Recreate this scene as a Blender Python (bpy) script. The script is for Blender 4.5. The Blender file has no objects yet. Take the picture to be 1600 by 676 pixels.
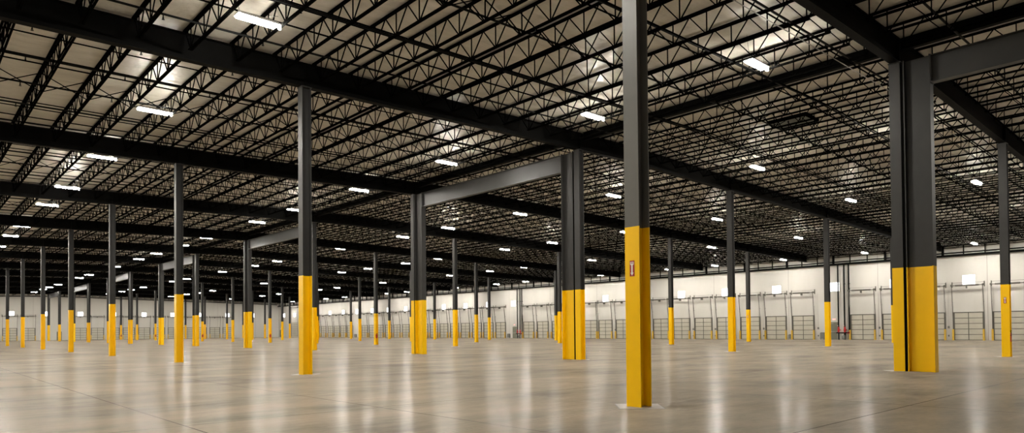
import bpy, math, random
from mathutils import Vector, Matrix
random.seed(7)
C = bpy.context.scene.collection
SC = bpy.context.scene

# ------------------------------------------------------------------ sizes of the hall (metres)
A, B = 15.204, 15.254            # column bay along x and along y
XW, YW = 5 * A, 194.6            # inner faces of the two far walls
NG = 13                          # girder lines 0..12
YEL = 3.66                       # height of the yellow paint
RIDGE = 19.0
PHI = 0.36                       # joist lines stand this far past the column lines
def gb(x):                       # underside of a girder: the roof falls both ways from the ridge
    return 11.06 - 0.0187 * abs(x - RIDGE)
GD = 0.88                        # girder depth
def zt(x): return gb(x) + 0.95   # joist top chord
def zb(x): return gb(x) + 0.17   # joist bottom chord
def zr(x): return gb(x) + 1.01   # roof liner

# ------------------------------------------------------------------ materials
def mat(name, col, rough=0.5, metal=0.0, spec=0.5):
    m = bpy.data.materials.new(name); m.use_nodes = True
    b = m.node_tree.nodes['Principled BSDF']
    b.inputs['Base Color'].default_value = (*col, 1)
    b.inputs['Roughness'].default_value = rough
    b.inputs['Metallic'].default_value = metal
    b.inputs['Specular IOR Level'].default_value = spec
    return m
def N(m, t, **kw):
    n = m.node_tree.nodes.new(t)
    for k, v in kw.items(): setattr(n, k, v)
    return n
def L(m, a, b): m.node_tree.links.new(a, b)
def ramp(m, src, stops):
    r = N(m, 'ShaderNodeValToRGB')
    el = r.color_ramp.elements
    while len(el) < len(stops): el.new(0.5)
    for e, (p, c) in zip(el, stops):
        e.position = p; e.color = (*c, 1) if len(c) == 3 else c
    L(m, src, r.inputs['Fac']); return r
def noise(m, vec, scale, detail=4, rough=0.55):
    n = N(m, 'ShaderNodeTexNoise')
    n.inputs['Scale'].default_value = scale; n.inputs['Detail'].default_value = detail
    n.inputs['Roughness'].default_value = rough
    L(m, vec, n.inputs['Vector']); return n
def mapping(m, sc=(1, 1, 1), rot=(0, 0, 0), coord='Object'):
    t = N(m, 'ShaderNodeTexCoord'); p = N(m, 'ShaderNodeMapping')
    p.inputs['Scale'].default_value = sc; p.inputs['Rotation'].default_value = rot
    L(m, t.outputs[coord], p.inputs['Vector']); return p.outputs['Vector']
def math_(m, op, a, b=None, c=None):
    n = N(m, 'ShaderNodeMath', operation=op)
    for i, v in enumerate((a, b, c)):
        if v is None: continue
        if isinstance(v, (int, float)): n.inputs[i].default_value = v
        else: L(m, v, n.inputs[i])
    return n.outputs[0]
def mixc(m, fac, a, b, blend='MIX'):
    n = N(m, 'ShaderNodeMix', data_type='RGBA', blend_type=blend)
    for sock, v in ((n.inputs[0], fac), (n.inputs[6], a), (n.inputs[7], b)):
        if isinstance(v, (int, float)): sock.default_value = v
        elif isinstance(v, tuple): sock.default_value = (*v, 1)
        else: L(m, v, sock)
    return n.outputs[2]
def bump(m, h, strength, dist):
    b = N(m, 'ShaderNodeBump'); b.inputs['Strength'].default_value = strength; b.inputs['Distance'].default_value = dist
    L(m, h, b.inputs['Height']); L(m, b.outputs[0], m.node_tree.nodes['Principled BSDF'].inputs['Normal'])
def bsdf(m): return m.node_tree.nodes['Principled BSDF']
def mottled(name, c0, c1, scale, rough, spec=0.5, sc=(1, 1, 1)):
    m = mat(name, c0, rough, 0, spec)
    n = noise(m, mapping(m, sc), scale)
    r = ramp(m, n.outputs['Fac'], [(0.3, c0), (0.7, c1)])
    L(m, r.outputs[0], bsdf(m).inputs['Base Color']); return m
def emit(name, col, s):
    m = mat(name, (0.8, 0.8, 0.8), 0.4)
    bsdf(m).inputs['Emission Color'].default_value = (*col, 1)
    bsdf(m).inputs['Emission Strength'].default_value = s
    return m

M = {}
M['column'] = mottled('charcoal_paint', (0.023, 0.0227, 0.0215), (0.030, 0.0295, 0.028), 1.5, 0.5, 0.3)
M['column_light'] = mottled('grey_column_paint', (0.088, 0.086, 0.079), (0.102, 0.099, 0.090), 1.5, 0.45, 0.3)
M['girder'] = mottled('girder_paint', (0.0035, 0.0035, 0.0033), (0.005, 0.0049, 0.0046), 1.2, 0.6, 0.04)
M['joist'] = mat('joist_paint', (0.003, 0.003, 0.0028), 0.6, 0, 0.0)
M['beam'] = mottled('grey_beam_paint', (0.026, 0.026, 0.0245), (0.034, 0.0335, 0.0315), 0.8, 0.5)
M['yellow'] = mottled('safety_yellow', (0.85, 0.50, 0.0005), (0.88, 0.52, 0.001), 3.0, 0.28, 0.25)
M['guard'] = mottled('guard_yellow', (0.58, 0.36, 0.03), (0.66, 0.42, 0.05), 4.0, 0.5)
M['pipe'] = mat('black_pipe', (0.005, 0.005, 0.005), 0.5, 0, 0.1)
M['conduit'] = mat('galvanised', (0.35, 0.34, 0.31), 0.4, 0.6)
M['track'] = mat('track_steel', (0.13, 0.12, 0.105), 0.5, 0.3)
M['rail'] = mat('door_rail', (0.10, 0.095, 0.08), 0.5)
M['panel'] = mottled('door_panel', (0.44, 0.42, 0.35), (0.50, 0.475, 0.40), 1.3, 0.45)
M['red'] = mat('fire_red', (0.50, 0.012, 0.012), 0.35)
M['signred'] = mat('sign_red', (0.33, 0.008, 0.012), 0.4)
M['signwhite'] = mat('sign_white', (0.75, 0.70, 0.68), 0.4)
M['exitdoor'] = mat('grey_green_paint', (0.155, 0.165, 0.12), 0.45)
M['greybox'] = mat('grey_box', (0.16, 0.16, 0.145), 0.5)
M['housing'] = mat('lamp_housing', (0.55, 0.55, 0.53), 0.35)
M['led'] = emit('led_diffuser', (1.0, 0.95, 0.86), 415.0)
M['uplight'] = emit('led_upper_lens', (1.0, 0.95, 0.86), 18.0)
M['daylight'] = emit('daylit_pane', (0.95, 0.97, 1.0), 5.0)
M['exit'] = emit('exit_sign_face', (1.0, 0.12, 0.12), 1.6)
M['winframe'] = mat('window_frame', (0.6, 0.58, 0.54), 0.4)
M['pad'] = mottled('grout_pad', (0.29, 0.255, 0.21), (0.34, 0.30, 0.25), 5.0, 0.5)
M['hatch'] = mat('hatch_lid', (0.10, 0.105, 0.085), 0.5)

# wall: painted tilt-up concrete with vertical panel joints and soft random mottling
m = M['wall'] = mat('white_tilt_wall', (0.72, 0.69, 0.63), 0.6, 0, 0.3)
tc = N(m, 'ShaderNodeTexCoord'); sp = N(m, 'ShaderNodeSeparateXYZ'); L(m, tc.outputs['Object'], sp.inputs[0])
n1 = noise(m, mapping(m, (0.4, 0.4, 0.12)), 1.2, 5)
base = ramp(m, n1.outputs['Fac'], [(0.25, (0.53, 0.515, 0.48)), (0.75, (0.60, 0.585, 0.545))]).outputs[0]
along = math_(m, 'ADD', sp.outputs['X'], sp.outputs['Y'])
ph = math_(m, 'DIVIDE', math_(m, 'SUBTRACT', along, XW + 10.94), 11.03)
fr = math_(m, 'ABSOLUTE', math_(m, 'SUBTRACT', math_(m, 'FRACT', math_(m, 'ADD', ph, 0.5)), 0.5))
joint = math_(m, 'LESS_THAN', fr, 0.0022)
L(m, mixc(m, joint, base, (0.30, 0.28, 0.25)), bsdf(m).inputs['Base Color'])
bump(m, n1.outputs['Fac'], 0.1, 0.02)

# floor: sealed concrete, saw cuts every quarter bay, trowel streaks, small pits
m = M['floor'] = mat('sealed_concrete', (0.4, 0.36, 0.3), 0.25, 0, 0.4)
v = mapping(m)
tc = N(m, 'ShaderNodeTexCoord'); sp = N(m, 'ShaderNodeSeparateXYZ'); L(m, tc.outputs['Object'], sp.inputs[0])
big = noise(m, mapping(m, (1, 1, 1)), 0.16, 5, 0.6)
streak = noise(m, mapping(m, (0.45, 1.0, 1), (0, 0, math.radians(42))), 0.55, 7, 0.62)
fine = noise(m, v, 9.0, 5, 0.7)
c = ramp(m, big.outputs['Fac'], [(0.30, (0.215, 0.184, 0.143)), (0.52, (0.278, 0.240, 0.188)), (0.72, (0.315, 0.275, 0.219))]).outputs[0]
s = ramp(m, streak.outputs['Fac'], [(0.32, (0.60, 0.605, 0.615)), (0.47, (0.93, 0.93, 0.93)), (0.72, (1.18, 1.16, 1.13))]).outputs[0]
c = mixc(m, 1.0, c, s, 'MULTIPLY')
f = ramp(m, fine.outputs['Fac'], [(0.3, (0.93, 0.93, 0.93)), (0.7, (1.05, 1.05, 1.05))]).outputs[0]
c = mixc(m, 1.0, c, f, 'MULTIPLY')
def near_line(co, step, half):
    q = math_(m, 'DIVIDE', co, step)
    d = math_(m, 'ABSOLUTE', math_(m, 'SUBTRACT', math_(m, 'FRACT', math_(m, 'ADD', q, 0.5)), 0.5))
    return math_(m, 'LESS_THAN', d, half / step)
def grid(sx, sy, half):
    return math_(m, 'MAXIMUM', near_line(sp.outputs['X'], sx, half), near_line(sp.outputs['Y'], sy, half))
c = mixc(m, math_(m, 'MULTIPLY', grid(A, B, 0.05), 0.6), c, (0.38, 0.33, 0.26))
c = mixc(m, math_(m, 'MULTIPLY', grid(A / 4, B / 4, 0.013), 0.85), c, (0.045, 0.037, 0.028))
pit = N(m, 'ShaderNodeTexVoronoi'); pit.inputs['Scale'].default_value = 0.9; L(m, v, pit.inputs['Vector'])
c = mixc(m, math_(m, 'LESS_THAN', pit.outputs['Distance'], 0.018), c, (0.06, 0.05, 0.04))
# thin sealer coat: a weak gloss that grows towards grazing view
nt = m.node_tree; nt.nodes.remove(bsdf(m)); outn = [n for n in nt.nodes if n.type == 'OUTPUT_MATERIAL'][0]
dif = N(m, 'ShaderNodeBsdfDiffuse'); gl = N(m, 'ShaderNodeBsdfGlossy'); mx = N(m, 'ShaderNodeMixShader'); lw = N(m, 'ShaderNodeLayerWeight')
lw.inputs['Blend'].default_value = 0.5
L(m, c, dif.inputs['Color'])
wipe = noise(m, mapping(m, (1.2, 5.0, 1), (0, 0, math.radians(42))), 1.0, 5, 0.6)
wr = ramp(m, wipe.outputs['Fac'], [(0.36, (0.45, 0.45, 0.45)), (0.66, (1.35, 1.35, 1.35))])
fac = math_(m, 'MULTIPLY', math_(m, 'ADD', math_(m, 'MULTIPLY', math_(m, 'POWER', lw.outputs['Facing'], 5.0), 0.18), 0.008), wr.outputs[0])
L(m, fac, mx.inputs[0]); L(m, dif.outputs[0], mx.inputs[1]); L(m, gl.outputs[0], mx.inputs[2]); L(m, mx.outputs[0], outn.inputs[0])
rr = ramp(m, big.outputs['Fac'], [(0.3, (0.23, 0.23, 0.23)), (0.7, (0.16, 0.16, 0.16))])
L(m, rr.outputs[0], gl.inputs['Roughness'])

# roof liner: pale vinyl facing with folds
m = M['liner'] = mat('vinyl_liner', (0.66, 0.61, 0.51), 0.36, 0, 0.5)
fold = noise(m, mapping(m, (0.22, 1.0, 1)), 2.6, 5, 0.6)
fold2 = noise(m, mapping(m, (0.9, 0.5, 1), (0, 0, 0.5)), 1.2, 3)
c = ramp(m, fold.outputs['Fac'], [(0.3, (0.61, 0.578, 0.505)), (0.7, (0.75, 0.712, 0.63))]).outputs[0]
L(m, c, bsdf(m).inputs['Base Color'])
bump(m, math_(m, 'ADD', fold.outputs['Fac'], fold2.outputs['Fac']), 0.8, 0.14)

# ------------------------------------------------------------------ mesh helpers
class MB:
    def __init__(s): s.v = []; s.f = []
    def poly(s, vs, fs):
        o = len(s.v); s.v += [tuple(q) for q in vs]; s.f += [tuple(o + i for i in q) for q in fs]; return s
    def box(s, x0, x1, y0, y1, z0, z1):
        return s.poly([(x0,y0,z0),(x1,y0,z0),(x1,y1,z0),(x0,y1,z0),(x0,y0,z1),(x1,y0,z1),(x1,y1,z1),(x0,y1,z1)],
                      [(0,3,2,1),(4,5,6,7),(0,1,5,4),(1,2,6,5),(2,3,7,6),(3,0,4,7)])
    def prism(s, prof, p, q, up=(0, 0, 1)):              # profile (side, up) swept from p to q
        p, q = Vector(p), Vector(q); d = (q - p).normalized(); up = Vector(up)
        if abs(d.dot(up)) > 0.98: up = Vector((1, 0, 0))
        side = d.cross(up).normalized(); u = side.cross(d).normalized(); n = len(prof)
        vs = [e + side * a + u * b for e in (p, q) for a, b in prof]
        fs = [(i, (i + 1) % n, n + (i + 1) % n, n + i) for i in range(n)]
        return s.poly(vs, fs + [tuple(range(n - 1, -1, -1)), tuple(range(n, 2 * n))])
    def bar(s, p, q, w, h=None, up=(0, 0, 1)):
        h = h or w; w /= 2; h /= 2
        return s.prism([(-w, -h), (w, -h), (w, h), (-w, h)], p, q, up)
    def tube(s, p, q, r, n=10):
        return s.prism([(r * math.cos(6.28318 * i / n), r * math.sin(6.28318 * i / n)) for i in range(n)], p, q)
    def lathe(s, prof, c=(0, 0, 0), n=14):                # (radius, z) profile about the vertical through c
        vs = [(c[0] + r * math.cos(2 * math.pi * i / n), c[1] + r * math.sin(2 * math.pi * i / n), c[2] + z) for r, z in prof for i in range(n)]
        fs = [(k * n + i, k * n + (i + 1) % n, (k + 1) * n + (i + 1) % n, (k + 1) * n + i) for k in range(len(prof) - 1) for i in range(n)]
        fs += [tuple(range(n - 1, -1, -1)), tuple((len(prof) - 1) * n + i for i in range(n))]
        return s.poly(vs, fs)
    def isect(s, x, y, z0, z1, d, bf, tf, tw, axis='x'):  # upright I-section, web along axis
        h, w = d / 2, bf / 2
        pr = [(-h,-w),(-h+tf,-w),(-h+tf,-tw/2),(h-tf,-tw/2),(h-tf,-w),(h,-w),(h,w),(h-tf,w),(h-tf,tw/2),(-h+tf,tw/2),(-h+tf,w),(-h,w)]
        if axis == 'y': pr = [(-b_, a_) for a_, b_ in pr]
        n = 12
        vs = [(x + a_, y + b_, z) for z in (z0, z1) for a_, b_ in pr]
        fs = [(i, (i + 1) % n, n + (i + 1) % n, n + i) for i in range(n)]
        cap = [(0,1,10,11),(1,2,9,10),(2,3,8,9),(3,4,7,8),(4,5,6,7)]
        cap = [(11,10,1,0),(9,8,3,2),(4,5,6,7)[::-1]]
        for o in (0, 12):
            for q in cap: fs.append(tuple(o + i for i in (q if o == 0 else q[::-1])))
        return s.poly(vs, fs)
    def mesh(s, name, m, smooth=False):
        me = bpy.data.meshes.new(name); me.from_pydata(s.v, [], s.f); me.materials.append(m); me.update()
        if smooth: me.shade_smooth()
        return me
    def build(s, name, m, parent=None, smooth=False):
        return place(s.mesh(name, m, smooth), name, parent)
def place(me, name, parent=None, loc=(0, 0, 0), rz=0):
    o = bpy.data.objects.new(name, me); C.objects.link(o)
    o.location = loc; o.rotation_euler = (0, 0, rz)
    if parent: o.parent = parent
    return o
def tag(o, label, cat, group=None):
    o['label'] = label; o['category'] = cat
    if group: o['group'] = group
    return o
def thing(name, label, cat, loc=(0, 0, 0), group=None, rz=0):
    return tag(place(None, name, None, loc, rz), label, cat, group)
def lettering(name, text, size, m, parent, mw):
    cu = bpy.data.curves.new(name, 'FONT'); cu.body = text; cu.size = size; cu.align_x = 'CENTER'; cu.align_y = 'CENTER'; cu.extrude = 0.002
    t = bpy.data.objects.new(name, cu); C.objects.link(t)
    me = bpy.data.meshes.new_from_object(t.evaluated_get(bpy.context.evaluated_depsgraph_get()))
    bpy.data.objects.remove(t)
    me.materials.clear(); me.materials.append(m); me.name = name
    o = place(me, name, parent); o.matrix_local = Matrix(mw)
    return o
def structure(o): o['kind'] = 'structure'; return o
def I_prof(d, bf, tf, tw):                                 # (side, up), centred
    h, w, t = d / 2, bf / 2, tw / 2
    return [(-w,-h),(w,-h),(w,-h+tf),(t,-h+tf),(t,h-tf),(w,h-tf),(w,h),(-w,h),(-w,h-tf),(-t,h-tf),(-t,-h+tf),(-w,-h+tf)]
def ordn(n):
    return f"{n}{'th' if 10 < n % 100 < 14 else {1: 'st', 2: 'nd', 3: 'rd'}.get(n % 10, 'th')}"

# ------------------------------------------------------------------ the shell
X0, Y0 = -45.6, -30.5
structure(MB().box(X0, XW + 0.3, Y0, YW + 0.3, -0.25, 0).build('floor', M['floor']))
structure(MB().box(XW, XW + 0.3, Y0, YW, 0, 11.0).build('wall_right', M['wall']))
structure(MB().box(X0, XW + 0.3, YW, YW + 0.3, 0, 12.2).build('wall_far', M['wall']))
structure(MB().box(X0 - 0.3, X0, Y0, YW, 0, 11.3).build('wall_left', M['wall']))
structure(MB().box(X0, XW, Y0 - 0.3, Y0, 0, 12.2).build('wall_near', M['wall']))
JS = A / 10                                                # joist spacing
def roof_liner():
    xs = []
    k = math.floor(X0 / JS) + 1
    xs = [X0] + [PHI + JS * (k + q / 4) for q in range(0, int((XW - PHI - JS * k) / JS * 4) + 1)]
    if xs[-1] < XW: xs.append(XW)
    ys = [Y0 + q * (YW - Y0) / 150 for q in range(151)]
    vs = []
    for y in ys:
        for x in xs:
            ph = ((x - PHI) / JS) % 1.0
            vs.append((x, y, zr(x) - 0.055 * math.sin(math.pi * ph) ** 2 * (0.75 + 0.25 * math.sin(y * 1.7 + 3 * math.floor((x - PHI) / JS)))))
    n = len(xs)
    fs = [(r * n + i, (r + 1) * n + i, (r + 1) * n + i + 1, r * n + i + 1) for r in range(len(ys) - 1) for i in range(n - 1)]
    structure(MB().poly(vs, fs).build('ceiling', M['liner'], smooth=True))
    deck = MB()                                            # steel deck over the liner, closes the roof
    for xa, xb in ((X0 - 0.3, RIDGE), (RIDGE, XW + 0.3)):
        z = lambda x: zr(x) + 0.12
        deck.poly([(xa, Y0 - .3, z(xa)), (xb, Y0 - .3, z(xb)), (xb, YW + .3, z(xb)), (xa, YW + .3, z(xa))], [(0, 1, 2, 3)])
    structure(deck.build('ceiling_deck', M['joist']))
roof_liner()

# ------------------------------------------------------------------ columns
ROW = ['1st', '2nd', '3rd', '4th', '5th']
RANGE = {0: range(0, 9), 1: range(0, 13), 2: range(0, 13), 3: range(1, 13), 4: range(1, 13)}
base_me = MB().isect(0, 0, 0, YEL, 0.36, 0.36, 0.028, 0.018).mesh('painted_base', M['yellow'])
shaft_cache = {}
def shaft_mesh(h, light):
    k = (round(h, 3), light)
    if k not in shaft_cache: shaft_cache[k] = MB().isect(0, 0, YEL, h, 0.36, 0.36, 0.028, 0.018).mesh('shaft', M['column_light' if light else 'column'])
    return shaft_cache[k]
def cap_mesh(h): return MB().box(-0.2, 0.2, -0.2, 0.2, h - 0.03, h).mesh('cap_plate', M['column'])
caps = {}
npad = 0
pad_me = MB().poly([(0.62,0,0.004),(0,0.62,0.004),(-0.62,0,0.004),(0,-0.62,0.004),(0.62,0,-0.02),(0,0.62,-0.02),(-0.62,0,-0.02),(0,-0.62,-0.02)],
                   [(0,1,2,3),(0,4,5,1),(1,5,6,2),(2,6,7,3),(3,7,4,0),(7,6,5,4)]).mesh('trim_pad', M['pad'])
cut_me = MB()
for sx, sy in ((1, 1), (1, -1), (-1, 1), (-1, -1)): cut_me.bar((0.63 * sx, 0, 0), (0, 0.63 * sy, 0), 0.02, 0.007)
cut_me = cut_me.mesh('trim_cut', M['rail'])
for i, js in RANGE.items():
    for n, j in enumerate(js):
        lab = f"black I-beam column with yellow base, {ordn(n + 1)} from the front in the {ROW[i]} row from left"
        c = thing('steel_column', lab, 'column', (i * A, j * B, 0), 'steel columns with yellow bases')
        h = gb(i * A) - 0.005
        k = round(h, 3)
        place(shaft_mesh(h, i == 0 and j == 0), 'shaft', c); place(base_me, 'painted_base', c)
        if k not in caps: caps[k] = cap_mesh(h)
        place(caps[k], 'cap_plate', c)
        if j <= 4:
            npad += 1
            structure(place(pad_me, f'trim_{npad}', None, (i * A, j * B, 0)))
            npad += 1
            structure(place(cut_me, f'trim_{npad}', None, (i * A, j * B, 0)))
FD = 0.84
fb_me = MB().isect(0, 0, 0, YEL, FD, 0.36, 0.03, 0.02, 'y').mesh('painted_base', M['yellow'])
fs_me = MB().isect(0, 0, YEL, 10.96, FD, 0.36, 0.03, 0.02, 'y').mesh('shaft', M['column'])
OFF = 0.18 + 0.10 + FD / 2
frame_y = {}
for j in range(13):
    s = 1 if j % 2 else -1                                  # the side its frame beam is on
    c = thing('frame_column', f"wider black column with yellow base, twin of the {ordn(j + 1)} column in the 2nd row from left", 'column',
              (A, j * B + s * OFF, 0), 'wide frame columns')
    frame_y[j] = j * B + s * OFF
    place(fs_me, 'shaft', c); place(fb_me, 'painted_base', c)
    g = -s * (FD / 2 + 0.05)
    MB().box(-0.165, -0.155, g - 0.05, g + 0.05, 0, 10.9).box(0.155, 0.165, g - 0.05, g + 0.05, 0, 10.9).build('dark_gap_plate', M['joist'], c)  # added black plates, standing in for the dark gap between the twins
# deep grey beams joining pairs of frame columns
def frame_beam(ya, yb, lab):
    b = thing('frame_beam', lab, 'beam', (A, ya, 10.46), 'deep beams between the twinned columns')
    le = yb - ya
    MB().prism(I_prof(0.95, 0.30, 0.025, 0.02), (0, 0, 0), (0, le, 0)).build('web_and_flanges', M['beam'], b)
    MB().box(-0.16, 0.16, 0.0, 0.03, -0.5, 0.495).build('end_plate', M['beam'], b)
    MB().box(-0.16, 0.16, le - 0.03, le, -0.5, 0.495).build('end_plate', M['beam'], b)
frame_beam(-B + OFF + FD / 2, frame_y[0] - FD / 2, 'dark deep frame beam running from the front twinned column out of the picture at right')
for n, j in enumerate(range(1, 12, 2)):
    frame_beam(frame_y[j] + FD / 2, frame_y[j + 1] - FD / 2,
               f"grey deep frame beam between the {ordn(j + 1)} and {ordn(j + 2)} twinned columns of the 2nd row")

# ------------------------------------------------------------------ girders, ridge beams
XL = -13.0
gp = I_prof(GD, 0.30, 0.028, 0.018)
gm = MB()
for xa, xb in ((XL, RIDGE), (RIDGE, XW - 0.02)):
    gm.prism(gp, (xa, 0, gb(xa) + GD / 2), (xb, 0, gb(xb) + GD / 2))
gm = gm.mesh('beam_body', M['girder'])
stiff = MB().box(-0.012, 0.012, -0.14, 0.14, -GD / 2 + 0.03, GD / 2 - 0.03).mesh('stiffener', M['girder'])
for j in range(NG):
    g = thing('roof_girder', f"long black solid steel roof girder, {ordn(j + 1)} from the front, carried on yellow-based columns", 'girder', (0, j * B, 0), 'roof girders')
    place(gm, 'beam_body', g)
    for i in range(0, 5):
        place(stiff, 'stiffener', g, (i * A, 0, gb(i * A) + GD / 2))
rb = MB().prism(I_prof(0.42, 0.20, 0.018, 0.012), (0, 0.05, 0), (0, B - 0.05, 0)).mesh('ridge_beam', M['girder'])
rb_last = MB().prism(I_prof(0.42, 0.20, 0.018, 0.012), (0, 0.05, 0), (0, YW - 12 * B, 0)).mesh('ridge_beam', M['girder'])
for j in range(-1, 13):
    tag(place(rb if j < 12 else rb_last, 'ridge_beam', None, (A + PHI, j * B, gb(A) + 0.95 - 0.20)),
        f"black shallow roof beam along the ridge, {'in front of the 1st girder' if j < 0 else 'just beyond the ' + ordn(j + 1) + ' girder from the front'}", 'beam', 'ridge beams')

# ------------------------------------------------------------------ open-web joists
NP = 12
def chord(mb, y0, y1, z, leg, up):
    t = 0.008; g = 0.014
    for s in (-1, 1):
        mb.box(min(s * g, s * (g + leg)), max(s * g, s * (g + leg)), y0, y1, z - t / 2, z + t / 2)
        mb.box(min(s * g, s * (g + t)), max(s * g, s * (g + t)), y0, y1, min(z, z + up * leg), max(z, z + up * leg))
DZ = 0.78                                                   # chord to chord, joist origin at the bottom chord
def joist_parts(span):
    npn = max(4, round(span / B * NP)); p = span / npn
    top, bot, web, dia = MB(), MB(), MB(), MB()
    chord(top, 0.03, span - 0.03, DZ, 0.064, -1)
    top.box(-0.07, 0.07, 0.0, 0.14, DZ - 0.075, DZ - 0.004); top.box(-0.07, 0.07, span - 0.14, span, DZ - 0.075, DZ - 0.004)
    chord(bot, p * 0.5 - 0.1, span - p * 0.5 + 0.1, 0, 0.056, 1)
    struts = []
    for k in range(npn):
        yb = p * (k + 0.5)
        ya, yc = (0.08 if k == 0 else p * k), (span - 0.08 if k == npn - 1 else p * (k + 1))
        dia.bar((0, ya, DZ - 0.03), (0, yb - 0.03, 0.02), 0.032)
        dia.bar((0, yb + 0.03, 0.02), (0, yc, DZ - 0.03), 0.032)
        struts.append(yb)
    return top, bot, dia, struts
def joist_meshes(span, tagname):
    top, bot, dia, struts = joist_parts(span)
    full = MB().poly(dia.v, dia.f)
    for y in struts: full.bar((0, y, 0.02), (0, y, DZ - 0.02), 0.032)
    allm = MB().poly(top.v, top.f).poly(bot.v, bot.f).poly(full.v, full.f)
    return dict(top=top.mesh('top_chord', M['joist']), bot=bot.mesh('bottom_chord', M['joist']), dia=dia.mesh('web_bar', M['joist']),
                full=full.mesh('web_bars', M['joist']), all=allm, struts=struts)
JM = joist_meshes(B, 'a')
SPAN_L = YW - 12 * B
JML = joist_meshes(SPAN_L, 'b')
strut_me = MB().bar((0, 0, 0.02), (0, 0, DZ - 0.02), 0.032).mesh('strut', M['joist'])
CAM = (-11.2409, -8.5117, 1.5834)
YAW, PITCH, ROLL, FPX, CY = 0.832597, 0.016521, -0.008998, 1056.94, 497.65
def pix(x, y, z):
    dx, dy, dz = x - CAM[0], y - CAM[1], z - CAM[2]
    fx = math.cos(YAW) * dx + math.sin(YAW) * dy; rx = math.sin(YAW) * dx - math.cos(YAW) * dy
    d = math.cos(PITCH) * fx + math.sin(PITCH) * dz; u = -math.sin(PITCH) * fx + math.cos(PITCH) * dz
    if d < 1: return None
    X = math.cos(ROLL) * rx + math.sin(ROLL) * u; Y = -math.sin(ROLL) * rx + math.cos(ROLL) * u
    return 800 + FPX * X / d, CY - FPX * Y / d, d
def in_view(x, ya, yb, z):                                  # does a joist or lamp stand in the part of the hall the photo takes in
    best = None
    for q in range(9):
        r = pix(x, ya + (yb - ya) * q / 8, z)
        if r and -60 < r[0] < 1660 and -40 < r[1] < 640 and (best is None or r[2] < best): best = r[2]
    return best
cand = []
for j in range(-1, 13):
    ya = j * B; yb = (j + 1) * B if j < 12 else YW
    for k in range(-8, 50):
        if k == 10 or k == 50: continue
        x = k * JS + PHI
        d = in_view(x, ya, yb, zb(x))
        if d: cand.append((d, j, k))
cand.sort()
def bayname(j):
    if j < 0: return 'before the 1st girder'
    if j == 12: return 'past the last girder'
    return f'past the {ordn(j + 1)} girder'
rest = MB()
NJ, NSTRUT = 300, 36
for n, (d, j, k) in enumerate(cand):
    x = k * JS + PHI; ms = JM if j < 12 else JML
    if n < NJ:
        row, off = divmod(k, 10)
        if k < 0: pos = f"{ordn(-k)} left of the 1st column row"
        elif off == 0: pos = f"over the {ROW[row]} column row"
        else: pos = f"{ordn(off)} right of the {ROW[row]} column row"
        t = thing('roof_joist', f"black open-web joist, {pos}, {bayname(j)}", 'joist', (x, j * B, zb(x)), 'open-web roof joists')
        place(ms['top'], 'top_chord', t); place(ms['bot'], 'bottom_chord', t)
        if n < NSTRUT:
            place(ms['dia'], 'web_bar', t)
            for y in ms['struts']: place(strut_me, 'strut', t, (0, y, 0))
        else: place(ms['full'], 'web_bar', t)
    else:
        a = ms['all']; rest.poly([(vx + x, vy + j * B, vz + zb(x)) for vx, vy, vz in a.v], a.f)
o = rest.build('distant_joists', M['joist']); o['kind'] = 'stuff'
tag(o, 'dense far ranks of thin black open-web joists towards the far walls', 'joists')

# ------------------------------------------------------------------ bridging and sprinkler branch pipes
def xspan(y):                                               # stretch of a line at this y that the photo takes in
    a = max(-12.5, CAM[0] + 0.06 * (y - CAM[1]) - 2.5) if y > 0 else 7.0
    return a, XW - 0.6
def sloped(mb, y, dz, r, fn, x0, x1):
    zz = lambda x: gb(x) + dz
    if x0 < RIDGE: fn((x0, y, zz(x0)), (RIDGE, y, zz(RIDGE))); x0 = RIDGE
    fn((x0, y, zz(x0)), (x1, y, zz(x1)))
for j in range(-1, 12):
    for k, (ot, ob) in enumerate(((5.3, 3.9), (11.2, 11.05))):
        y = j * B + ot; x0, x1 = xspan(y)
        if y < -8: continue
        t = thing('bridging_line', f"pair of thin black rods across the joists, {'nearer' if k == 0 else 'farther'} pair {bayname(j)}", 'bridging', (0, 0, 0), 'joist bridging')
        for nm, yy, dz in (('top_rod', j * B + ot, 0.90), ('bottom_rod', j * B + ob, 0.215)):
            mb = MB(); sloped(mb, yy, dz, 0, lambda p, q: mb.bar(p, q, 0.04), x0, x1); mb.build(nm, M['joist'], t)
    for k, off in enumerate((1.25, 9.6)):
        y = j * B + off; x0, x1 = xspan(y)
        if y < -8: continue
        mb = MB(); sloped(mb, y, 0.215, 0, lambda p, q: mb.bar(p, q, 0.035), x0, x1)
        tag(mb.build('bridging_rod', M['joist']), f"single thin black rod under the joists, {'near the girder' if k == 0 else 'beyond mid-bay'}, {bayname(j)}", 'bridging', 'single bridging rods')
    y = j * B + 7.1; x0, x1 = xspan(y)
    if y < -8: continue
    t = thing('cross_bracing', f"row of black X-shaped braces between the joists, midway {bayname(j)}", 'bracing', (0, 0, 0), 'cross bracing')
    k0, k1 = math.ceil((x0 - PHI) / JS), int((x1 - PHI) / JS)
    allx = MB()
    for k in range(k0, k1):
        xa, xb = k * JS + PHI, (k + 1) * JS + PHI
        mb = MB() if j < 2 else allx
        mb.bar((xa + .03, y - .02, zt(xa) - .04), (xb - .03, y - .02, zb(xb) + .04), 0.03)
        mb.bar((xa + .03, y + .02, zb(xa) + .04), (xb - .03, y + .02, zt(xb) - .04), 0.03)
        if j < 2: mb.build('cross_brace', M['joist'], t)
    if j >= 2: allx.build('cross_braces', M['joist'], t)
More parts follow.
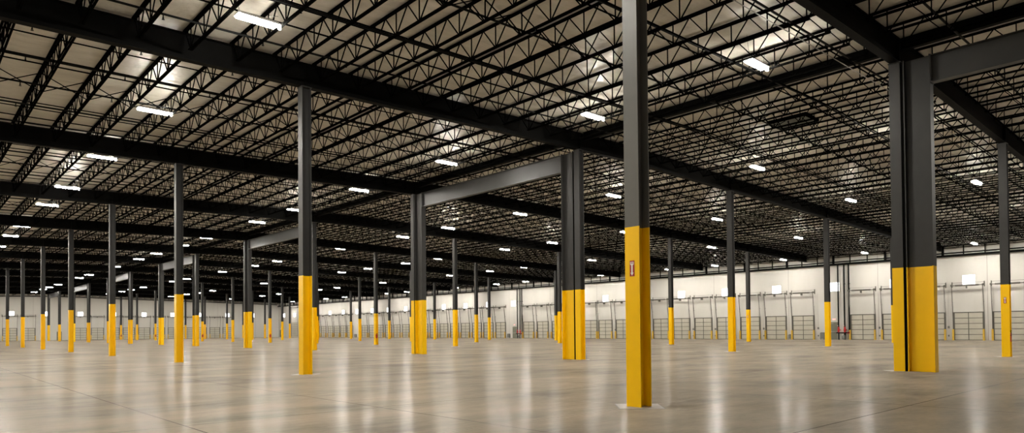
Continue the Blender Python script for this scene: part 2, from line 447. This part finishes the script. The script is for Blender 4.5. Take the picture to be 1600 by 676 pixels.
head_me = MB().tube((0, 0, 0), (0, 0, -0.11), 0.018, 8).lathe([(0.022, -0.115), (0.032, -0.10), (0.022, -0.085)], n=8).lathe([(0.045, -0.15), (0.045, -0.143)], n=10).tube((0.02, 0, -0.11), (0.012, 0, -0.145), 0.006, 6).tube((-0.02, 0, -0.11), (-0.012, 0, -0.145), 0.006, 6).mesh('sprinkler_head', M['pipe'])
for j in range(-1, 13):
    for k in range(5):
        y = j * B + 1.45 + 2.99 * k
        if y < -7.5 or y > YW - 1: continue
        x0, x1 = xspan(y)
        t = thing('sprinkler_pipe', f"slim black sprinkler pipe under the roof liner, {ordn(k + 1)} {bayname(j)}", 'pipe', (0, 0, 0), 'sprinkler branch pipes')
        mb = MB(); sloped(mb, y, 0.56, 0, lambda p, q: mb.tube(p, q, 0.038, 8), x0, x1); mb.build('pipe', M['pipe'], t)
        if 0 <= j <= 1:
            q = x0 + 1.0
            while q < 45:
                place(head_me, 'sprinkler_head', t, (q, y, gb(q) + 0.54)); q += 3.034
# a light conduit near the front
cm = MB(); sloped(cm, 1.25, 0.02, 0, lambda p, q: cm.tube(p, q, 0.014, 8), 5.0, 31.0)
tag(cm.build('conduit', M['conduit']), 'thin pale metal conduit strung below the joists just past the 1st girder', 'conduit')

# ------------------------------------------------------------------ lamps
lamp_y = [-16.1, -6.35, 3.4, 11.15, 22.0, 31.75, 41.5, 49.1, 61.8, 69.4, 79.4, 87.3, 99.9, 107.5, 117.5, 125.4, 138.0, 145.6, 155.6, 163.5, 176.1, 183.7]
lamp_x = [-34.0, -18.6, -3.42, 11.6, 26.35, 40.1, 55.2, 72.1]
house_me = MB().box(-0.60, 0.60, -0.17, 0.17, 0.03, 0.10).box(-0.30, 0.30, -0.09, 0.09, 0.10, 0.15).mesh('housing', M['housing'])
diff_me = MB().poly([(-.59,-.17,.03),(.59,-.17,.03),(.59,.17,.03),(-.59,.17,.03),(-.56,-.13,-.025),(.56,-.13,-.025),(.56,.13,-.025),(-.56,.13,-.025)],
                    [(0,1,2,3),(7,6,5,4),(0,4,5,1),(1,5,6,2),(2,6,7,3),(3,7,4,0)]).mesh('diffuser', M['led'])
up_me = MB().box(-0.56, -0.34, -0.13, 0.13, 0.1005, 0.112).box(0.34, 0.56, -0.13, 0.13, 0.1005, 0.112).mesh('upper_lens', M['uplight'])
sens_me = MB().lathe([(0.045, -0.06), (0.05, -0.02), (0.05, 0.06)], (0.66, -0.06, 0), 10).box(0.58, 0.67, -0.085, -0.035, 0.03, 0.06).mesh('sensor', M['led'])
hang_me = MB().tube((-0.5, 0, 0.10), (-0.66, 0, 0.905), 0.006, 6).tube((0.5, 0, 0.10), (0.66, 0, 0.905), 0.006, 6).mesh('hanger_wire', M['joist'])
cord_me = MB()
pts = [(0.3 + 0.36 * t, 0.02, 0.14 + 0.16 * math.sin(math.pi * t) + 0.55 * max(0, t - 0.6)) for t in [q / 8 for q in range(9)]]
for p, q in zip(pts, pts[1:]): cord_me.tube(p, q, 0.009, 6)
cord_me = cord_me.mesh('power_cord', M['greybox'])
LROW = ['1st', '2nd', '3rd', '4th', '5th', '6th']
for r in range(-2, 6):
    x = lamp_x[r + 2]
    seen = 0
    for y in lamp_y:
        if y > YW - 3 or (y < 0 and (not -20 < x < 45 or -5 < x < 15)): continue  # lamps out of view are added only where their light is wanted
        vis = in_view(x, y - .1, y + .1, gb(x) + .1) is not None
        
        if vis: seen += 1; lab = f"lit white linear high-bay lamp, {ordn(seen)} from the front in the {LROW[max(r,0)]} lamp row"
        else: lab = 'lit white linear high-bay lamp added out of view for its light'
        t = thing('high_bay_lamp', lab, 'lamp', (x, y, gb(x) + 0.10), 'high bay lamps')
        place(house_me, 'housing', t); place(diff_me, 'diffuser', t); place(up_me, 'upper_lens', t)
        place(hang_me, 'hanger_wire', t)
        if y < 60:
            place(sens_me, 'sensor', t); place(cord_me, 'power_cord', t)

# ------------------------------------------------------------------ dock doors (built facing -x at the origin, floor level, wall face at x = 0)
W, H = 2.75, 3.05
pm = MB()
for k in range(5):
    z0 = 0.03 + k * (H - 0.03) / 5; z1 = 0.03 + (k + 1) * (H - 0.03) / 5
    pm.box(-0.055, -0.005, -W / 2, W / 2, z0 + .006, z1 - .006)
    for q in (1, 2):
        z = z0 + (z1 - z0) * q / 3
        pm.box(-0.062, -0.055, -W / 2 + .06, W / 2 - .06, z - .012, z + .012)
panel_me = pm.mesh('door_panel', M['panel'])
rm = MB()
for k in range(6):
    z = 0.03 + k * (H - 0.03) / 5
    rm.box(-0.075, -0.055, -W / 2, W / 2, max(0.005, z - .033), z + .033)
for y in (-W / 2 + 0.035, 0, W / 2 - 0.035): rm.box(-0.08, -0.055, y - .035, y + .035, 0.03, H)
rails_me = rm.mesh('panel_rails', M['rail'])
jm = MB()
for s in (-1, 1): jm.box(-0.05, -0.002, s * (W / 2 + .045) - .045, s * (W / 2 + .045) + .045, 0.005, H + 0.06)
jm.box(-0.05, -0.002, -W / 2 - .09, W / 2 + .09, H + .0, H + .07)
jamb_me = jm.mesh('door_frame', M['rail'])
def track_mesh(s):
    y = s * (W / 2 + 0.09)
    mb = MB().bar((-0.11, y, 0.25), (-0.11, y, 2.6), 0.05, 0.07)
    mb.bar((-0.11, y, 2.55), (-0.50, y, 6.0), 0.05, 0.07)
    for z in (0.6, 1.5, 2.4): mb.bar((0, y, z), (-0.11, y, z), 0.04, 0.04)
    mb.bar((0, y, 4.2), (-0.30, y, 4.2), 0.03, 0.03)
    return mb.mesh('lift_track', M['track'])
tracks = [track_mesh(-1), track_mesh(1)]
shaft_me = MB().tube((-0.48, -W / 2 - .2, 6.05), (-0.48, W / 2 + .2, 6.05), 0.045, 10).tube((-0.48, -1.1, 6.05), (-0.48, 0.05, 6.05), 0.09, 12).tube((-0.48, 0.12, 6.05), (-0.48, 1.1, 6.05), 0.09, 12).mesh('torsion_shaft', M['track'])
rod_me = MB().bar((-0.02, -W / 2 - .15, 6.36), (-0.02, W / 2 + .15, 6.36), 0.03, 0.03).mesh('header_rod', M['track'])
bm = MB()
for s in (-1, 1):
    y = s * (W / 2 + 0.14)
    bm.box(-0.60, 0.0, y - .012, y + .012, 5.95, 6.17).tube((-0.48, y - s * 0.03, 6.05), (-0.48, y - s * 0.10, 6.05), 0.13, 14).box(-0.05, 0.0, y - .05, y + .05, 5.85, 6.45)
bm.box(-0.55, 0, 0.07, 0.10, 5.72, 6.14)
brk_me = bm.mesh('shaft_bracket', M['rail'])
cab = MB()
for s in (-1, 1): cab.bar((-0.10, s * (W / 2 - .05), 0.3), (-0.47, s * (W / 2 + .03), 6.0), 0.012, 0.012)
cab_me = cab.mesh('lift_cable', M['track'])
gu = MB().prism([(-.085, -.085), (.085, -.085), (.085, .085), (.06, .085), (.06, -.06), (-.06, -.06), (-.06, .085), (-.085, .085)], (0, 0, 0), (0, 0, 1.22))
gu.box(-.085, .085, -.085, .085, 1.205, 1.22)
guard_post = gu.mesh('post', M['guard'])
guard_foot = MB().box(-.12, .12, -.12, .12, 0, 0.012).mesh('foot_plate', M['guard'])
def dock_door(loc, rz, lab, glab, wall):
    t = thing('dock_door', lab, 'dock door', loc, f'dock doors on the {wall} wall', rz)
    for me, nm in ((panel_me, 'door_panel'), (rails_me, 'panel_rails'), (jamb_me, 'door_frame'), (tracks[0], 'lift_track'), (tracks[1], 'lift_track'),
                   (shaft_me, 'torsion_shaft'), (rod_me, 'header_rod'), (brk_me, 'shaft_bracket'), (cab_me, 'lift_cable')):
        place(me, nm, t)
    c, s = math.cos(rz), math.sin(rz)
    for sd in (1, -1):
        lx, ly = -0.26, sd * (W / 2 + 0.06)
        side = 'far' if sd * (1 if wall == 'right' else -1) > 0 else 'near'
        if wall == 'far': side = 'right' if sd < 0 else 'left'
        g = thing('door_guard', f"short yellow guard post at the {side} side of the {glab}", 'guard post', (loc[0] + c * lx - s * ly, loc[1] + s * lx + c * ly, 0), f'yellow guard posts on the {wall} wall', rz - math.pi / 2)
        place(guard_post, 'post', g); place(guard_foot, 'foot_plate', g)
RD = [5.3, 9.0, 12.66, 16.3, 20.0, 23.65, 30.96, 34.62, 38.32, 42.0, 45.65, 49.34, 53.04, 56.7, 60.4, 64.07, 67.3, 71.1, 75.0, 78.8, 82.5, 90.4, 94.1, 97.7, 101.45, 105.1,
      108.86, 112.5, 116.2, 119.9, 123.55, 127.3, 131.0, 134.75, 138.45, 142.1, 149.6, 153.1, 156.6, 160.3, 164.2, 168.0, 171.7]
for n, y in enumerate(RD):
    y = y * 1.0021 + 0.04
    dock_door((XW, y, 0), 0, f"beige sectional dock door under a lift shaft, {ordn(n + 1)} from the near end of the right wall", f"{ordn(n + 1)} right wall dock door", 'right')
FDX = [5.2, 8.9, 12.55, 23.5, 27.3, 30.95, 34.6, 38.3, 42.0, 45.65, 49.35, 53.05, 56.75, 60.4]
for n, x in enumerate(FDX):
    x = x * 1.0025 + 0.1
    dock_door((x, YW, 0), math.pi / 2, f"beige sectional dock door under a lift shaft, {ordn(n + 1)} from the left of the far wall", f"{ordn(n + 1)} far wall dock door", 'far')
# wide drive-in door next to the corner
t = thing('drive_in_door', 'tall wide gridded drive-in door on the right wall next to the far corner', 'dock door', (XW, 183.0, 0))
MB().box(-.05, -.005, -2.1, 2.1, 0.02, 4.3).build('door_panel', M['panel'], t)
mb = MB()
for k in range(8): mb.box(-.07, -.05, -2.1, 2.1, max(.01, k * 4.3 / 7 - .03), k * 4.3 / 7 + .035)
for k in range(5): mb.box(-.075, -.05, -2.1 + k * 1.05 - .035, -2.1 + k * 1.05 + .035, 0.02, 4.3)
mb.build('panel_rails', M['rail'], t)
for s in (-1, 1): MB().bar((-.12, s * 2.2, 0.2), (-.14, s * 2.2, 8.8), .06, .08).build('lift_track', M['track'], t)
MB().tube((-.3, -2.4, 8.85), (-.3, 2.4, 8.85), .06).box(-.42, 0, -2.36, -2.33, 8.7, 9.0).box(-.42, 0, 2.33, 2.36, 8.7, 9.0).build('torsion_shaft', M['track'], t)

# ------------------------------------------------------------------ windows (part of the walls)
wf = MB()
hw, z0, z1 = 0.62, 6.05, 7.2
for a0, a1, b0, b1 in ((-hw, hw, z0, z0 + .04), (-hw, hw, z1 - .04, z1), (-hw, -hw + .04, z0, z1), (hw - .04, hw, z0, z1)): wf.box(-0.03, 0.0, a0, a1, b0, b1)
win_frame = wf.mesh('window_frame', M['winframe'])
win_pane = MB().box(-0.018, -0.004, -hw + .03, hw - .03, z0 + .03, z1 - .03).mesh('pane', M['daylight'])
nw = 0
def window(loc, rz):
    global nw
    nw += 1
    f = structure(place(win_frame, f'window_{nw}', None, loc, rz)); place(win_pane, 'pane', f)
for y in [5.2, 12.55, 19.95, 26.95, 34.5, 42.0, 49.35, 56.7, 64.0, 71.35, 86.65, 94.1, 101.4, 108.86, 116.2, 123.6, 131.0, 138.6, 146.0, 153.2, 160.5, 168.0, 182.6, 190.0]: window((XW, y * 1.0021 + 0.06, 0), 0)
for x in [9.1, 16.0, 23.45, 30.9, 38.2, 45.45, 53.0, 60.3, 67.6]: window((x * 1.0025 + 0.15, YW, 0), math.pi / 2)

# ------------------------------------------------------------------ exit doors with signs
nd = 0
def exit_door(loc, rz, lab):
    global nd
    nd += 1
    d = structure(MB().box(-0.05, -0.004, -0.46, 0.46, 0.01, 2.12).build(f'door_{nd}', M['exitdoor']))
    d.location = loc; d.rotation_euler = (0, 0, rz)
    MB().box(-0.07, -0.002, -0.53, -0.46, 0.005, 2.2).box(-0.07, -0.002, 0.46, 0.53, 0.005, 2.2).box(-0.07, -0.002, -0.53, 0.53, 2.12, 2.2).build('door_frame', M['exitdoor'], d)
    MB().box(-0.11, -0.085, -0.38, 0.38, 0.98, 1.05).box(-0.09, -0.05, -0.38, -0.30, 0.95, 1.08).box(-0.09, -0.05, 0.30, 0.38, 0.95, 1.08).build('push_bar', M['conduit'], d)
    MB().box(-0.12, -0.05, 0.10, 0.40, 2.0, 2.07).build('door_closer', M['conduit'], d)
    e = thing('exit_sign', lab, 'sign', loc, 'exit signs', rz)
    MB().box(-0.07, -0.002, -0.20, 0.20, 2.42, 2.68).build('sign_box', M['signwhite'], e)
    MB().box(-0.078, -0.07, -0.17, 0.17, 2.45, 2.65).build('sign_face', M['signwhite'], e)
    lettering('exit_text', 'EXIT', 0.20, M['exit'], e, ((0, 0, -1, -0.081), (-1, 0, 0, 0), (0, 1, 0, 2.55), (0, 0, 0, 1)))
exit_door((XW, 27.15, 0), 0, 'red EXIT sign over the grey-green door near the three fire pipes on the right wall')
exit_door((XW, 86.65, 0), 0, 'red EXIT sign over the grey-green door midway down the right wall')
exit_door((XW, 192.9, 0), 0, 'red EXIT sign over the door at the far corner of the right wall')
exit_door((19.1, YW, 0), math.pi / 2, 'red EXIT sign over the door on the far wall')

# ------------------------------------------------------------------ fire risers
def riser(y, lab, x=XW - 0.24, zlow=0.85, valve=True, elbow=False):
    t = thing('fire_riser', lab, 'pipe', (x, y, 0), 'black fire riser pipes')
    MB().tube((0, 0, zlow + (0.75 if valve else 0.2)), (0, 0, 9.45), 0.085, 14).build('pipe', M['pipe'], t, False)
    MB().box(0.06, 0.22, -0.06, 0.06, 6.9, 6.98).box(-0.03, 0.22, -0.10, 0.10, 6.9, 6.94).build('wall_bracket', M['pipe'], t)
    if valve:
        v = MB().lathe([(0.13, 0), (0.13, 0.03), (0.09, 0.05), (0.12, 0.18), (0.15, 0.30), (0.12, 0.44), (0.09, 0.62), (0.13, 0.66), (0.13, 0.70)], (0, 0, zlow + 0.06)).build('alarm_valve', M['red'], t)
        MB().tube((0, -.14, zlow + .35), (0, -.26, zlow + .35), .05).lathe([(.07, 0), (.07, .02)], (0, -.20, zlow + .42), 10).build('valve_trim', M['red'], v)
        MB().lathe([(.05, 0), (.05, .05)], (-.14, .05, zlow + .88), 10).tube((0, .05, zlow + .88), (-.14, .05, zlow + .9), .012, 6).build('gauge', M['signwhite'], v)
        MB().tube((0, 0, 0.0), (0, 0, zlow), 0.085, 12).build('lower_pipe', M['pipe'], t)
    else:
        MB().lathe([(.085, 0), (.12, .05), (.12, .14), (.09, .22)], (0, 0, zlow)).build('elbow', M['red'], t)
        MB().tube((0, 0, 0.0), (0, 0, zlow), 0.06, 12).build('lower_pipe', M['pipe'], t)
for base, nm in ((25.8, 'in front right wall set'), (84.9, 'in midway right wall set')):
    riser(base + .74, f'tall black fire riser with red valve, nearest the door {nm}')
    riser(base, f'tall black fire riser with red valve, middle of three {nm}')
    riser(base - .55, f'tall black fire riser with low red elbow {nm}', valve=False)
    hd = thing('riser_header', f'black cross pipe joining the risers and a drain pot {nm}', 'pipe', (XW - 0.38, base, 0.86), 'riser cross pipes')
    MB().tube((0, -.62, 0), (0, .95, 0), .075, 12).build('pipe', M['pipe'], hd)
    MB().tube((0, -.30, -.02), (0, -.66, -.02), .07, 12).build('red_coupling', M['red'], hd)
    MB().tube((0, .80, 0), (0, .80, -.86), .05, 10).tube((0, -.3, 0), (0, -.3, -.86), .05, 10).build('stand', M['conduit'], hd)
    MB().lathe([(.10, -.84), (.20, -.78), (.24, -.55), (.22, -.35), (.10, -.25)], (0, .1, 0)).build('drain_pot', M['greybox'], hd)
    structure(MB().box(XW - .16, XW - .001, base + .14, base + .42, 0, 9.4).build('trim_%d' % (900 + int(base)), M['wall']))
riser(144.4, 'single tall black fire riser on the far third of the right wall')

# small fittings on the right wall
def wall_box(y, w, h, z, lab):
    t = thing('floor_unit', lab, 'equipment box', (XW - 0.17, y, z), 'small grey wall units')
    MB().box(-.15, .165, -w / 2, w / 2, 0.12, h).build('cabinet', M['greybox'], t)
    MB().box(-.12, .14, -w / 2 + .05, w / 2 - .05, h, h + .06).build('cap', M['rail'], t)
    MB().box(-.12, -.08, -w / 2 + .04, -w / 2 + .10, 0, 0.12).box(-.12, -.08, w / 2 - .10, w / 2 - .04, 0, 0.12).build('feet', M['rail'], t)
wall_box(28.55, 0.55, 0.85, 0, 'small grey metal unit on the floor between a yellow column and a dock door')
wall_box(32.8, 0.34, 0.62, 0, 'small dark unit on the floor between two dock doors past the exit')
wall_box(88.2, 0.6, 0.8, 0, 'small grey metal unit on the floor beside the far exit door')
wall_box(147.0, 0.9, 0.8, 0, 'small dark unit on the floor beside the single fire riser')
for n, y in enumerate((14.6 + .05, 21.85, 29.15, 36.5, 43.85, 47.5, 62.2, 80.6)):
    t = thing('dock_control', f"small grey control box between dock doors, {ordn(n + 1)} along the right wall", 'control box', (XW, y, 1.45), 'dock control boxes')
    MB().box(-.10, -.002, -.09, .09, -.13, .13).build('box', M['greybox'], t)
    MB().lathe([(.03, 0), (.03, .02)], (-.05, 0, .13), 8).tube((-.05, 0, .13), (-.05, 0, 4.4), .012, 6).build('conduit', M['conduit'], t)
    MB().box(-.08, -.002, -.06, .06, -1.05, -.85).build('outlet', M['greybox'], t)

# roof edge steel along the right wall: ledger, pipe, posts
t = thing('eave_strut', 'black steel ladder-like strut with posts along the top of the right wall', 'strut', (XW - 0.35, 0, 0))
MB().prism(I_prof(0.24, 0.16, 0.02, 0.012), (0, Y0 + 22, 9.40), (0, YW - 0.1, 9.40)).build('lower_chord', M['girder'], t)
MB().bar((0, Y0 + 22, 10.52), (0, YW - 0.1, 10.52), .14, .12).build('upper_chord', M['girder'], t)
post = MB().bar((0, 0, 9.5), (0, 0, 10.5), .10, .10).mesh('post', M['girder'])
postb = MB().bar((0, 0, 9.5), (0, 0, 10.5), .22, .20).mesh('post', M['girder'])
q = 1.0; k = 0
while q < YW - 1 and k < 99:
    place(postb if k % 3 == 1 else post, 'post', t, (0, q, 0)); q += 2.0; k += 1
tag(MB().tube((XW - 0.078, 0, 9.72), (XW - 0.078, YW - .2, 9.72), .075, 12).build('supply_main', M['pipe']), 'long black sprinkler supply pipe running along the top of the right wall', 'pipe')
t = thing('far_ledger', 'black steel ledger beam along the top of the far wall', 'ledger', (0, YW - 0.10, 0))
MB().prism(I_prof(.2, .2, .02, .012), (-12, 0, gb(-12) - .02), (RIDGE, 0, gb(RIDGE) - .02)).prism(I_prof(.2, .2, .02, .012), (RIDGE, 0, gb(RIDGE) - .02), (XW - .5, 0, gb(XW) - .02)).build('beam', M['girder'], t)
MB().box(60, 60.2, -.1, .1, gb(60), gb(60) + .8).box(20, 20.2, -.1, .1, gb(20), gb(20) + .8).build('post', M['girder'], t)

# ------------------------------------------------------------------ signs and extinguishers on columns
def fire_sign(x, y, z, lab):
    t = thing('fire_sign', lab, 'sign', (x - 0.1835, y, z), 'fire extinguisher signs')
    w, h = 0.058, 0.16
    MB().box(-.002, .003, -w, w, -h, h).build('sign_plate', M['signred'], t)
    ar = MB().poly([(-.004, -.045, .135), (-.004, .045, .135), (-.004, .045, .085), (-.004, .018, .062), (-.004, .018, -.085), (-.004, .038, -.085), (-.004, 0, -.148),
                    (-.004, -.038, -.085), (-.004, -.018, -.085), (-.004, -.018, .062), (-.004, -.045, .085)], [tuple(range(11))])
    ar.build('arrow', M['signwhite'], t)
    lettering('lettering', 'FIRE', 0.042, M['signred'], t, ((0, 0, -1, -0.005), (-1, 0, 0, 0), (0, 1, 0, 0.108), (0, 0, 0, 1)))
fire_sign(0, 0.0, 2.81, 'red sign with white down arrow on the nearest yellow column')
fire_sign(2 * A, 0.0, 2.86, 'red sign with white down arrow on the yellow column near the right edge')
fire_sign(4 * A, 2 * B, 2.85, 'red sign with white down arrow on a distant yellow column before the right wall doors')
ext_body = MB().lathe([(.02, 0), (.08, .005), (.085, .03), (.085, .38), (.07, .43), (.035, .46), (.03, .49)], n=16).mesh('cylinder', M['red'], True)
ext_valve = MB().lathe([(.028, .49), (.028, .53)], n=10).box(-.02, .02, -.11, .03, .53, .55).box(-.02, .02, -.10, .03, .565, .58).mesh('valve_handle', M['pipe'])
h_ = MB(); hp = [(.03, -.03, .51), (.10, -.06, .48), (.115, -.06, .35), (.11, -.05, .15), (.105, -.05, .08)]
for p, q in zip(hp, hp[1:]): h_.tube(p, q, .014, 8)
ext_hose = h_.mesh('hose', M['pipe'])
ext_brk = MB().box(-.09, .09, .086, .10, .05, .45).lathe([(.089, .30), (.089, .33)], n=16).mesh('bracket', M['pipe'])
for j, nm in ((0, 'on the yellow column near the right edge'), (4, 'on the 5th column of the 3rd row'), (6, 'on the 7th column of the 3rd row'),
              (8, 'on the 9th column of the 3rd row'), (10, 'on the 11th column of the 3rd row'), (12, 'on the last column of the 3rd row')):
    t = thing('fire_extinguisher', f'dark red fire extinguisher hung {nm}', 'fire extinguisher', (2 * A, j * B - 0.115, 0.76), 'fire extinguishers')
    for me, nm2 in ((ext_body, 'cylinder'), (ext_valve, 'valve_handle'), (ext_hose, 'hose'), (ext_brk, 'bracket')): place(me, nm2, t)

# roof hatch
hx, hy = 22.0, 6.95
t = thing('roof_hatch', 'dark rectangular hatch in the pale roof liner past the 1st girder', 'hatch', (hx, hy, zr(hx) - 0.16))
hm = MB()
for a0, a1, b0, b1 in ((-.74, .74, -1.0, -.92), (-.74, .74, .92, 1.0), (-.74, -.66, -1, 1), (.66, .74, -1, 1)): hm.box(a0, a1, b0, b1, -.02, .22)
hm.build('curb', M['joist'], t); MB().box(-.66, .66, -.92, .92, 0.04, 0.08).build('lid', M['hatch'], t)

# ------------------------------------------------------------------ world, camera, view
w = bpy.data.worlds.new('world'); SC.world = w; w.use_nodes = True
w.node_tree.nodes['Background'].inputs[0].default_value = (0.02, 0.02, 0.02, 1)
cam = bpy.data.cameras.new('camera'); co = bpy.data.objects.new('camera', cam); C.objects.link(co)
cam.sensor_fit = 'HORIZONTAL'; cam.sensor_width = 36; cam.lens = FPX / 1600 * 36
cam.shift_y = (CY - 338) / 1600
cam.clip_end = 600
f0 = Vector((math.cos(PITCH) * math.cos(YAW), math.cos(PITCH) * math.sin(YAW), math.sin(PITCH)))
r0 = Vector((math.sin(YAW), -math.cos(YAW), 0)); u0 = r0.cross(f0)
r1 = math.cos(ROLL) * r0 + math.sin(ROLL) * u0; u1 = -math.sin(ROLL) * r0 + math.cos(ROLL) * u0
mw = Matrix((( r1.x, u1.x, -f0.x, CAM[0]), (r1.y, u1.y, -f0.y, CAM[1]), (r1.z, u1.z, -f0.z, CAM[2]), (0, 0, 0, 1)))
co.matrix_world = mw
SC.camera = co
SC.view_settings.view_transform = 'Standard'; SC.view_settings.look = 'None'
SC.view_settings.gamma = 1.0; SC.view_settings.use_curve_mapping = False
SC.view_settings.exposure = 0.12
try:
    SC.cycles.max_bounces = 8; SC.cycles.diffuse_bounces = 5; SC.cycles.glossy_bounces = 4
    SC.cycles.sample_clamp_indirect = 8.0
except Exception: pass
